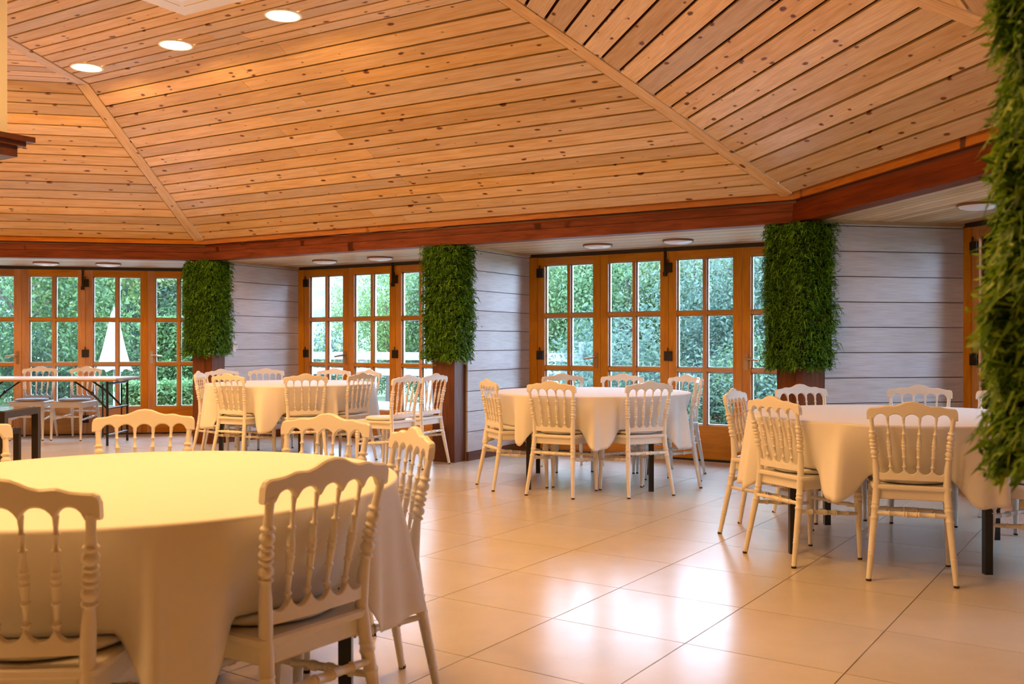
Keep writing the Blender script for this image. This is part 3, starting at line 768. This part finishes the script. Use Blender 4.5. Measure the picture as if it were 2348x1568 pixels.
# ------------------------------------------------------------------ round tables with cloths
def round_table(cx,cy,r,leg_ang,chairs,label_t,label_c,seed,folds=13,drop=.40,z=.752):
    t = empty('round_table',(cx,cy,0))
    MB().lathe([(.0001,z-.032),(r-.012,z-.032),(r-.006,z-.026),(r-.006,z-.008),(r-.012,z-.004),(.0001,z-.004)],n=64).build('tabletop',M_TABLE,t)
    for k in range(4):
        a = R(leg_ang+90*k); lx,ly = .68*r/.83*math.cos(a),.68*r/.83*math.sin(a)
        m = MB(); m.box(-.019,.019,-.019,.019,0,z-.032); m.build('leg',M_BLACK,t,Matrix.Translation((lx,ly,0)))
    m = MB(); q = .68*r/.83
    for k in range(4):
        a = R(leg_ang+90*k); b = R(leg_ang+90*k+90); m.bar((q*math.cos(a),q*math.sin(a),z-.055),(q*math.cos(b),q*math.sin(b),z-.055),.03,.04)
    m.build('apron_frame',M_BLACK,t)
    tag(t,label_t,'table','round banquet tables')
    # cloth
    rnd = random.Random(seed); n = 288; ph = [rnd.uniform(0,6.28) for _ in range(6)]
    ca = [(math.atan2(y-cy,x-cx), math.hypot(x-cx,y-cy), hw) for (x,y,hw) in chairs]
    g = MB(); v = []; f = []
    rings = [.04,.3,.6,.85,.96,.985]
    prof = [(rr*r,z) for rr in rings+[.991]]+[(r*.9965,z-.0015),(r*.9993,z-.005),(r,z-.008)]
    nd = 18
    for (pr,pz) in prof:
        for k in range(n):
            a = 2*math.pi*k/n; v.append((pr*math.cos(a),pr*math.sin(a),pz))
    QS = [.02,.05,.1]+[.1+.9*(j+1)/(nd-3) for j in range(nd-3)]
    for q in QS:
        for k in range(n):
            a = 2*math.pi*k/n
            s1 = math.sin(folds*a+ph[1]+1.3*math.sin(2*a+ph[2])); fold = .8*(1-1.7*abs(s1)**.8)+.3*math.sin((folds*2-5)*a+ph[3])+.2*math.sin((folds*3+2)*a+ph[4])
            hem = drop+.018*math.sin(2*a+ph[5])+.012*math.sin(folds*a+ph[1])
            push = 0.0
            for (ba,bd,hw) in ca:
                da = abs((a-ba+math.pi)%(2*math.pi)-math.pi)
                w_ = hw/max(.4,r); x = (da-w_)/.16; sft = 1 if x < 0 else max(0,1-x); sft = sft*sft*(3-2*sft)
                if bd < r+.28: push = max(push,sft)
            d = hem*(1-push)+min(hem,.245)*push
            amp = .052*(1-.75*push)
            rr = r+.004*q+amp*(fold+.30)*(q**.85)*(1-.9*push)-.085*push*q+.022*(1-push)*q
            zz = z-.008-d*q
            v.append((rr*math.cos(a),rr*math.sin(a),zz))
    m_ = len(prof)+nd
    for i in range(m_-1):
        for k in range(n): f.append((i*n+k,(i+1)*n+k,(i+1)*n+(k+1)%n,i*n+(k+1)%n))
    f.append(tuple(range(n)))
    g.add(v,f,True)
    c = g.build('tablecloth',M_CLOTH,None,Matrix.Translation((cx,cy,0)))
    so = c.modifiers.new('thickness','SOLIDIFY'); so.thickness = .0022; so.offset = 1
    tag(c,label_c,'tablecloth','round white tablecloths')

WC = 'white spindle-back chair'
T1 = (-1.11,2.83); T2 = (-2.25,9.75); T3 = (.66,8.0); T4 = (2.2,5.45)
def ring_ch(T,ang,rad,face=None): 
    p = Vector(T)+V2(ang)*rad; return (p.x,p.y,(ang+180) if face is None else face)
g1 = 'chairs at the warmly lit table by the chimney hood'; g2 = 'chairs at the table before the second bay'; g3 = 'chairs at the table before the middle bay'; g4 = 'chairs at the table by the wide plank wall'
ch1 = [(-1.07,2.0,92,'crest',WC+' at the hood-side table with its round seat cushion showing'),
       (-.465,2.372,144,'crest',WC+' at the hood-side table, beside the black table leg'),
       (-.335,3.22,205,'crest',WC+' at the hood-side table, seen edge-on beside the open tiled floor'),
       (-.743,3.83,249,'crest',WC+' across the hood-side table, turned toward the pulled-out chair'),
       (-1.567,4.07,284,'crest',WC+' across the hood-side table, in front of the folding table'),
       (-2.09,3.58,322,'crest',WC+' at the hood-side table, next to the nested dark frames')]
ch1 = clear_of(T1,0.765,ch1)
for x,y,fa,rf,lb in ch1: chair(x,y,fa,lb,g1,rf)
round_table(*T1,.765,-4,[(x,y,.19) for x,y,*_ in ch1 if math.hypot(x-T1[0],y-T1[1]) < 1.0],'round table with black legs under the warmly lit cloth by the chimney hood','warm cream-lit white cloth on the round table by the chimney hood',21)
def p_at(px,Y): return (px-1174)/F_PX*Y
ch2 = [(p_at(459,9.75),9.72,4,'crest',WC+' edge-on in front of the fern-clad corner pillar'),
       (p_at(533,9.02),9.02,63,'crest',WC+' at the second bay table, back to the hood, near the corner pillar'),
       (p_at(699,8.98),8.98,107,'crest',WC+' at the second bay table, back to the hood, beside the black leg'),
       (p_at(822,9.35),9.35,150,'crest',WC+' at the second bay table, next to the two pulled-out chairs'),
       (p_at(508,10.5),10.5,318,'crest',WC+' behind the second bay table, against the edge of the plank wall'),
       (p_at(610,10.85),10.85,298,'crest',WC+' behind the second bay table, against the white planks'),
       (p_at(766,10.75),10.75,255,'crest',WC+' behind the second bay table, in front of the first glazed door'),
       (p_at(846,10.3),10.3,228,'crest',WC+' behind the second bay table, in front of the second glazed door')]
ch2 = clear_of(T2,0.84,ch2)
for x,y,fa,rf,lb in ch2: chair(x,y,fa,lb,g2,rf)
round_table(*T2,.84,20,[(x,y,.19) for x,y,*_ in ch2 if math.hypot(x-T2[0],y-T2[1]) < 1.05],'round table with black legs before the second glazed bay','white cloth on the round table before the second glazed bay',5)
chair(-.945,8.6,148,WC+' pulled out from the second bay table, cushion showing',g2,'crest')
chair(-.70,9.0,150,WC+' standing against the foot of the middle timber pillar',g2,'feet')
ch3 = [(-.217,7.65,21,'feet',WC+' at the middle bay table, edge-on before the white plank wall'),
       (.31,7.245,62,'feet',WC+' backing onto open floor at the middle bay table, plank wall side'),
       (1.015,7.257,113,'feet',WC+' backing onto open floor at the middle bay table, corner pillar side'),
       (1.535,7.83,169,'feet',WC+' at the middle bay table, edge-on beside the door handle leaf'),
       (p_at(1573,8.62),8.62,218,'crest',WC+' behind the middle bay table, before the third glazed leaf'),
       (p_at(1427,8.95),8.95,252,'crest',WC+' behind the middle bay table, before the second glazed leaf'),
       (p_at(1290,9.0),9.0,284,'crest',WC+' behind the middle bay table, before the first glazed leaf')]
ch3 = clear_of(T3,0.83,ch3)
for x,y,fa,rf,lb in ch3: chair(x,y,fa,lb,g3,rf)
round_table(*T3,.83,39,[(x,y,.19) for x,y,*_ in ch3 if math.hypot(x-T3[0],y-T3[1]) < 1.12],'round table with black legs before the middle glazed bay','white cloth on the round table before the middle glazed bay',13)
ch4 = [(1.365,5.98,-31,'feet',WC+' at the plank wall table, edge-on before the glazed door'),
       (1.495,5.15,25,'feet',WC+' turned aside at the plank wall table, cushion glimpsed under its back'),
       (1.977,4.76,69,'feet',WC+' at the plank wall table, seen squarely from behind'),
       (2.80,4.55,124,'crest',WC+' half hidden by the leafy panel, its cushion and front leg showing'),
       (1.99,6.58,-72,'crest',WC+' behind the plank wall table, against the fern-clad pillar'),
       (2.763,6.48,-110,'crest',WC+' behind the plank wall table, centred against the white planks'),
       (3.23,6.2,-137,'crest',WC+' behind the plank wall table, before the glazed door frame')]
ch4 = clear_of(T4,0.83,ch4)
for x,y,fa,rf,lb in ch4: chair(x,y,fa,lb,g4,rf)
round_table(*T4,.83,-74,[(x,y,.19) for x,y,*_ in ch4 if math.hypot(x-T4[0],y-T4[1]) < 1.12],'round table with black legs beside the wide white plank wall','white cloth on the round table beside the wide white plank wall',34)
for px,Y,fa,lb in ((92,11.78,-84,WC+' behind the folding table, nearer the nested frames'),(198,11.78,-97,WC+' behind the folding table, nearer its folding legs')):
    chair(p_at(px,Y),Y,fa,lb,'chairs behind the folding table','crest')

# ------------------------------------------------------------------ folding table
ft = empty('folding_table',(-5.38,11.07,0),R(1.5))
MB().box(-.92,.92,-.37,.37,.748,.764).build('tabletop',M_TABLE,ft)
MB().box(-.921,.921,-.371,.371,.728,.7485).build('edge_board',M_TABLEEDGE,ft)
for sx in (-1,1):
    m = MB(); x = .80*sx
    for y in (-.3,.3): 
        m.tube([(x,y,.73),(x,y,.0)],.014,8); m.tube([(x-.06*sx,y*.93,.70),(x-.06*sx,y*.93,.1)],.009,6)
    m.tube([(x,-.3,.12),(x,.3,.12)],.011,8); m.tube([(x,-.3,.42),(x,.3,.42)],.011,8); m.tube([(x,-.3,.7),(x,.3,.7)],.012,8)
    m.build('leg_frame',M_BLACK,ft)
    for y in (-.22,.22):
        m = MB(); m.tube([(x-.02*sx,y,.40),(x-.20*sx,y,.585)],.012,8); m.tube([(x-.20*sx,y,.585),(x-.40*sx,y,.725)],.011,8); m.tube([(x-.19*sx,y,.575),(x-.215*sx,y,.60)],.02,8)
        m.build('brace',M_BLACK,ft)
MB().box(.92,.985,-.33,-.29,.735,.747).build('latch',M_SILVER,ft)
tag(ft,'long folding table with pale top and black folding legs','table')

# nested dark metal frames
def nest(cx,cy,w_,d_,h,b,label,group):
    t = empty('metal_frame_table',(cx,cy,0),R(2))
    m = MB()
    for y in (-d_/2,d_/2-b):
        for x in (-w_/2,w_/2-b): MB().box(x,x+b,y,y+b,0,h-b).build('leg',M_BROWNMETAL,t)
        m.box(-w_/2,w_/2,y,y+b,h-b,h)
    for x in (-w_/2,w_/2-b): m.box(x,x+b,-d_/2+b,d_/2-b,h-b,h)
    m.build('top_frame',M_BROWNMETAL,t)
    MB().box(-w_/2+b*.6,w_/2-b*.6,-d_/2+b*.6,d_/2-b*.6,h-.006,h+.004).build('glass_top',M_SMOKE,t)
    tag(t,label,'table',group)
M_SMOKE = mat('smoked_glass', (.10,.11,.09), .12)
nest(-3.66,6.3,.86,.5,.722,.043,'taller dark metal frame table nested over a lower one','nested metal tables')
nest(-3.68,6.3,.70,.36,.585,.036,'lower dark metal frame table tucked under the taller one','nested metal tables')

# small fittings
p = W3(sab,.11,.36)
hk = empty('wall_hook'); hk.matrix_world = Matrix.Translation((p.x,p.y,1.12)) @ Matrix.Rotation(sab.ang,4,'Z')
MB().box(0,.012,-.025,.025,-.06,.06).build('plate',M_WHITEPL,hk)
mm = MB(); mm.tube([(.012,0,.03),(.05,0,.02),(.055,0,-.03),(.03,0,-.04)],.006,6); mm.build('hook',M_SILVER,hk)
tag(hk,'small metal hook on the white plank wall beside the corner pillar','hook')
q0,q1 = W3(sab,1.6,-.004),W3(sab,2.35,-.004)
wire = MB(); pts = []
for k in range(26):
    t = k/25; a = W3(sab,.6+2.9*t,.012); pts.append((a.x,a.y,Z_BEAM+.178+.008*math.sin(t*21)+.004*math.sin(t*47)))
wire.tube(pts,.0022,5)
tag(wire.build('loose_wire',M_LEVER),'thin loose copper wire lying along the ledge of the ring beam','wire')

# ------------------------------------------------------------------ outdoors
m = MB(); m.box(-60,60,-20,120,-.5,-.16); lawn = tag(m.build('lawn',M_GRASS),'lawn of short grass around the pavilion','lawn',kind='stuff')
ter = [line_x(S[SIDES[k-1]].o+S[SIDES[k-1]].n*4.6,S[SIDES[k-1]].u,S[nm].o+S[nm].n*4.6,S[nm].u) for k,nm in enumerate(SIDES)]
MB().prism([(p.x,p.y) for p in reversed(ter)],-.159,-.125).build('terrace',M_PAVING)
tag(bpy.data.objects['terrace'],'pale paved terrace outside the glazed doors','terrace',kind='structure')

def crown_mesh(name, mtl, seed, n, rx, rz, leaf, blobs=9, base=.0):
    rnd = random.Random(seed); g = MB()
    bl = [(Vector((rnd.gauss(0,rx*.45),rnd.gauss(0,rx*.45),base+rnd.uniform(.15,.95)*rz)), rnd.uniform(.35,.6)*rx) for _ in range(blobs)]
    for k in range(n):
        c,r = rnd.choice(bl); d = Vector((rnd.gauss(0,1),rnd.gauss(0,1),rnd.gauss(0,1))).normalized()
        p = c+Vector((d.x,d.y,d.z*1.15))*r*(rnd.random()**.35)
        if p.z < .14: p.z = rnd.uniform(.14,.5)
        a = Vector((rnd.gauss(0,1),rnd.gauss(0,1),rnd.gauss(0,1)-.4)).normalized(); b = a.cross(Vector((rnd.gauss(0,1),rnd.gauss(0,1),rnd.gauss(0,1)))).normalized()
        L_ = leaf*rnd.uniform(.6,1.3); wd = L_*.42
        g.add([p-a*L_*.5,p+b*wd*.5,p+a*L_*.5,p-b*wd*.5],[(0,1,2,3)])
    return g.mesh(name,mtl)
def trunk_mesh(seed,h):
    rnd = random.Random(seed); m = MB()
    m.tube([(0,0,0),(rnd.gauss(0,.05),rnd.gauss(0,.05),h*.4),(rnd.gauss(0,.12),rnd.gauss(0,.12),h*.85)],[.11,.085,.04],8)
    for k in range(6):
        a = rnd.uniform(0,6.28); z = h*rnd.uniform(.3,.7); l = rnd.uniform(.6,1.3)
        m.tube([(0,0,z),(math.cos(a)*l*.5,math.sin(a)*l*.5,z+l*.5),(math.cos(a)*l,math.sin(a)*l,z+l*.9)],[.04,.028,.012],6)
    return m.mesh('trunk',M_BARK)
CR = [crown_mesh('crown',M_LEAF[0],1,17000,2.0,4.6,.11,13),crown_mesh('crown',M_LEAF[1],2,17000,1.9,4.9,.10,14),crown_mesh('crown',M_LEAF[2],3,17000,2.1,4.4,.10,13),crown_mesh('crown',M_LEAF[0],4,15000,2.2,3.4,.10,12)]
TR = [trunk_mesh(k,4.2) for k in range(4)]
kinds = ['mid-green leafy tree','yellow-green leafy tree','blue-green leafy tree','bushy low green tree']
def tree(px,Y,k,sc,rz,where):
    x = p_at(px,Y); t = empty('leafy_tree',(x,Y,-.16),rz); t.scale = (sc,sc,sc)
    mk('crown',CR[k],t); mk('trunk',TR[k],t); tag(t,kinds[k]+' '+where,'tree','trees outside the glazed doors')
TREES = [(-60,21,2,1.1,'seen past the nested frames'),(45,18,0,.9,'seen through the first leaf behind the folding table'),(130,20,1,.95,'seen above the folding table'),(190,25,2,1.2,'behind the parasol, further off'),
 (255,27,0,1.25,'straight behind the closed parasol'),(325,23,2,1.05,'beside the closed parasol'),(400,25,2,1.15,'above the clipped ivy bush'),(465,22,0,.95,'beside the fern-clad corner pillar'),
 (890,20.5,1,.62,'seen through the second leaf of the second bay'),(975,21.5,0,.74,'seen beside the middle timber pillar'),(1050,22,0,.8,'hidden behind the plank wall of the middle bay'),
 (1225,20,0,.82,'seen at the first leaf of the middle bay'),(1300,18.8,1,.78,'seen over the weathered railing end'),(1375,19,0,.80,'seen behind the first meeting stile'),
 (1445,17.2,0,.72,'seen through the second leaf of the middle bay'),(1520,19,2,.82,'seen behind the centre hinges'),(1595,16.8,1,.70,'seen through the third leaf of the middle bay'),(1670,18,0,.76,'seen beside the third leaf stile'),
 (1745,15.5,2,.72,'seen through the fourth leaf of the middle bay'),(1830,16,2,.85,'behind the corner fern panel')]
for i,(px,Y,k,sc,wh) in enumerate(TREES): tree(px,Y,k,sc,i*1.37,wh)
# trees added close outside the right-hand bay to block its sky light
for i,(x,y,k,sc,wh) in enumerate([(8.4,10.2,0,.95,'added to shade the right bay beside its plank wall'),(9.6,6.6,2,1.0,'added to shade the right bay straight outside its doors'),(9.0,2.6,0,1.0,'added to shade the right bay beyond the leafy panel'),(13.5,9.0,1,1.1,'added further off to shade the right bay')]):
    t = empty('leafy_tree',(x,y,-.16),i*2.1); t.scale = (sc,sc,sc); mk('crown',CR[k],t); mk('trunk',TR[k],t); tag(t,kinds[k]+' '+wh,'tree','trees outside the glazed doors')
# low shrubs filling the line under the trees
SH = [crown_mesh('foliage',M_LEAF[2],31,5500,.9,1.5,.07,10),crown_mesh('foliage',M_LEAF[0],32,5500,.9,1.6,.07,10)]
for i,px in enumerate(list(range(-60,340,66))+list(range(720,1000,60))+list(range(1365,1900,60))):
    Y = 15.6+1.4*math.sin(i*2.1) if px < 1200 else 14.6+.8*math.sin(i*1.7)
    if 690 < px < 1000: Y += 7.5
    if px < 400: Y += 4.8
    o = mk('shrub',SH[i%2]); o.location = (p_at(px,Y),Y,-.16); o.rotation_euler = (0,0,i*1.1); s_ = .85+.25*math.sin(i*3.3); o.scale = (s_*1.2,s_*1.2,s_)
    tag(o,'loose green shrub in the row under the trees','shrub','shrubs under the trees')
# clipped hedges
def hedge(cx,cy,wx,wy,h,n,seed,label,rz=0):
    rnd = random.Random(seed); g = MB()
    for k in range(n):
        fc = rnd.random()
        if fc < .45: p = Vector((rnd.uniform(-wx,wx),-wy,rnd.uniform(0,h)))
        elif fc < .75: p = Vector((rnd.uniform(-wx,wx),rnd.uniform(-wy,wy),h))
        else: p = Vector((rnd.choice((-wx,wx)),rnd.uniform(-wy,wy),rnd.uniform(0,h)))
        p += Vector((rnd.gauss(0,.03),rnd.gauss(0,.03),rnd.gauss(0,.03)))
        p.z = max(.06,p.z)
        a = Vector((rnd.gauss(0,1),rnd.gauss(0,1),rnd.gauss(0,1))).normalized(); b = a.cross(Vector((rnd.gauss(0,1),rnd.gauss(0,1),1))).normalized()
        L_ = rnd.uniform(.05,.10); g.add([p-a*L_*.5,p+b*L_*.28,p+a*L_*.5,p-b*L_*.28],[(0,1,2,3)])
    root = empty('clipped_hedge',(cx,cy,-.16),rz)
    MB().box(-wx+.05,wx-.05,-wy+.05,wy-.05,0,h-.05).build('stems',M_BACK,root)
    tag(g.build('foliage',M_HEDGE,root),kind='stuff'); tag(root,label,'hedge')
hedge(p_at(420,16.2),16.2,.95,.35,.62,9000,41,'low clipped hedge seen through the leaf beside the fern pillar')
hedge(p_at(405,18.0),18.0,.5,.45,1.75,8000,42,'tall clipped ivy-like bush behind the low hedge')
# closed parasol
ps = empty('closed_parasol',(p_at(262,17.2),17.2,-.16))
m = MB(); n = 24; v = []; f = []
for i,(r,z) in enumerate([(.015,1.92),(.05,1.86),(.10,1.6),(.17,1.25),(.25,.95),(.29,.84)]):
    for k in range(n):
        a = 2*math.pi*k/n; rr = r*(1+.18*math.cos(8*a)); v.append((rr*math.cos(a),rr*math.sin(a),z-.03*math.cos(8*a)*(i>3)))
for i in range(5):
    for k in range(n): f.append((i*n+k,(i+1)*n+k,(i+1)*n+(k+1)%n,i*n+(k+1)%n))
m.add(v,f,True); m.build('canopy',M_CANVAS,ps)
MB().tube([(0,0,0),(0,0,1.97)],.02,8).build('pole',M_GREYWOOD,ps)
MB().lathe([(.0001,.06),(.24,.06),(.25,.05),(.25,0)],n=24).build('base',M_PAVING,ps)
tag(ps,'closed white garden parasol seen through the doors behind the folding table','parasol')
# weathered railing
a0 = Vector((p_at(680,18.2),18.2)); a1 = Vector((p_at(1338,15.4),15.4)); dl = (a1-a0).length; ra = math.atan2((a1-a0).y,(a1-a0).x)
rl = empty('garden_railing',(a0.x,a0.y,-.16),ra)
for z0,z1 in ((1.02,1.16),(.74,.86)): MB().box(0,dl,-.02,.02,z0,z1).build('rail_board',M_GREYWOOD,rl)
for k in range(5):
    x = .05+(dl-.1)*k/4; MB().box(x-.045,x+.045,.02,.10,0,1.2 if k < 4 else 1.34).build('post',M_GREYWOOD,rl)
tag(rl,'weathered grey plank railing at the edge of the terrace','railing')
pb = empty('planter_box',(p_at(935,14.6),14.6,-.125),ra)
for k in range(2): MB().box(-.75,.75,-.22,.22,.06+.16*k,.205+.16*k).build('board',M_GREYWOOD,pb)
MB().box(-.7,.7,-.18,.18,0,.06).build('plinth',M_BLACK,pb)
MB().box(-.71,.71,-.18,.18,.34,.37).build('soil',M_BARK,pb)
tag(pb,'low grey plank planter box on the terrace near the middle pillar','planter')
# far wooded hill
m = MB(); nx = 40; v = []; f = []
for j in range(8):
    for i in range(nx):
        x = -130+230*i/(nx-1); y = 95+j*8; hgt = (12.5+3.0*math.sin(x*.05+1.6)+1.4*math.sin(x*.13+2))*math.sin(math.pi*min(1,(j+.3)/7)*.55)*1.25
        v.append((x,y,-1+max(0,hgt)))
for j in range(7):
    for i in range(nx-1): f.append((j*nx+i,j*nx+i+1,(j+1)*nx+i+1,(j+1)*nx+i))
m.add(v,f,True); tag(m.build('wooded_hill',M_HILL),'pale wooded hill far beyond the railing','hill',kind='structure')
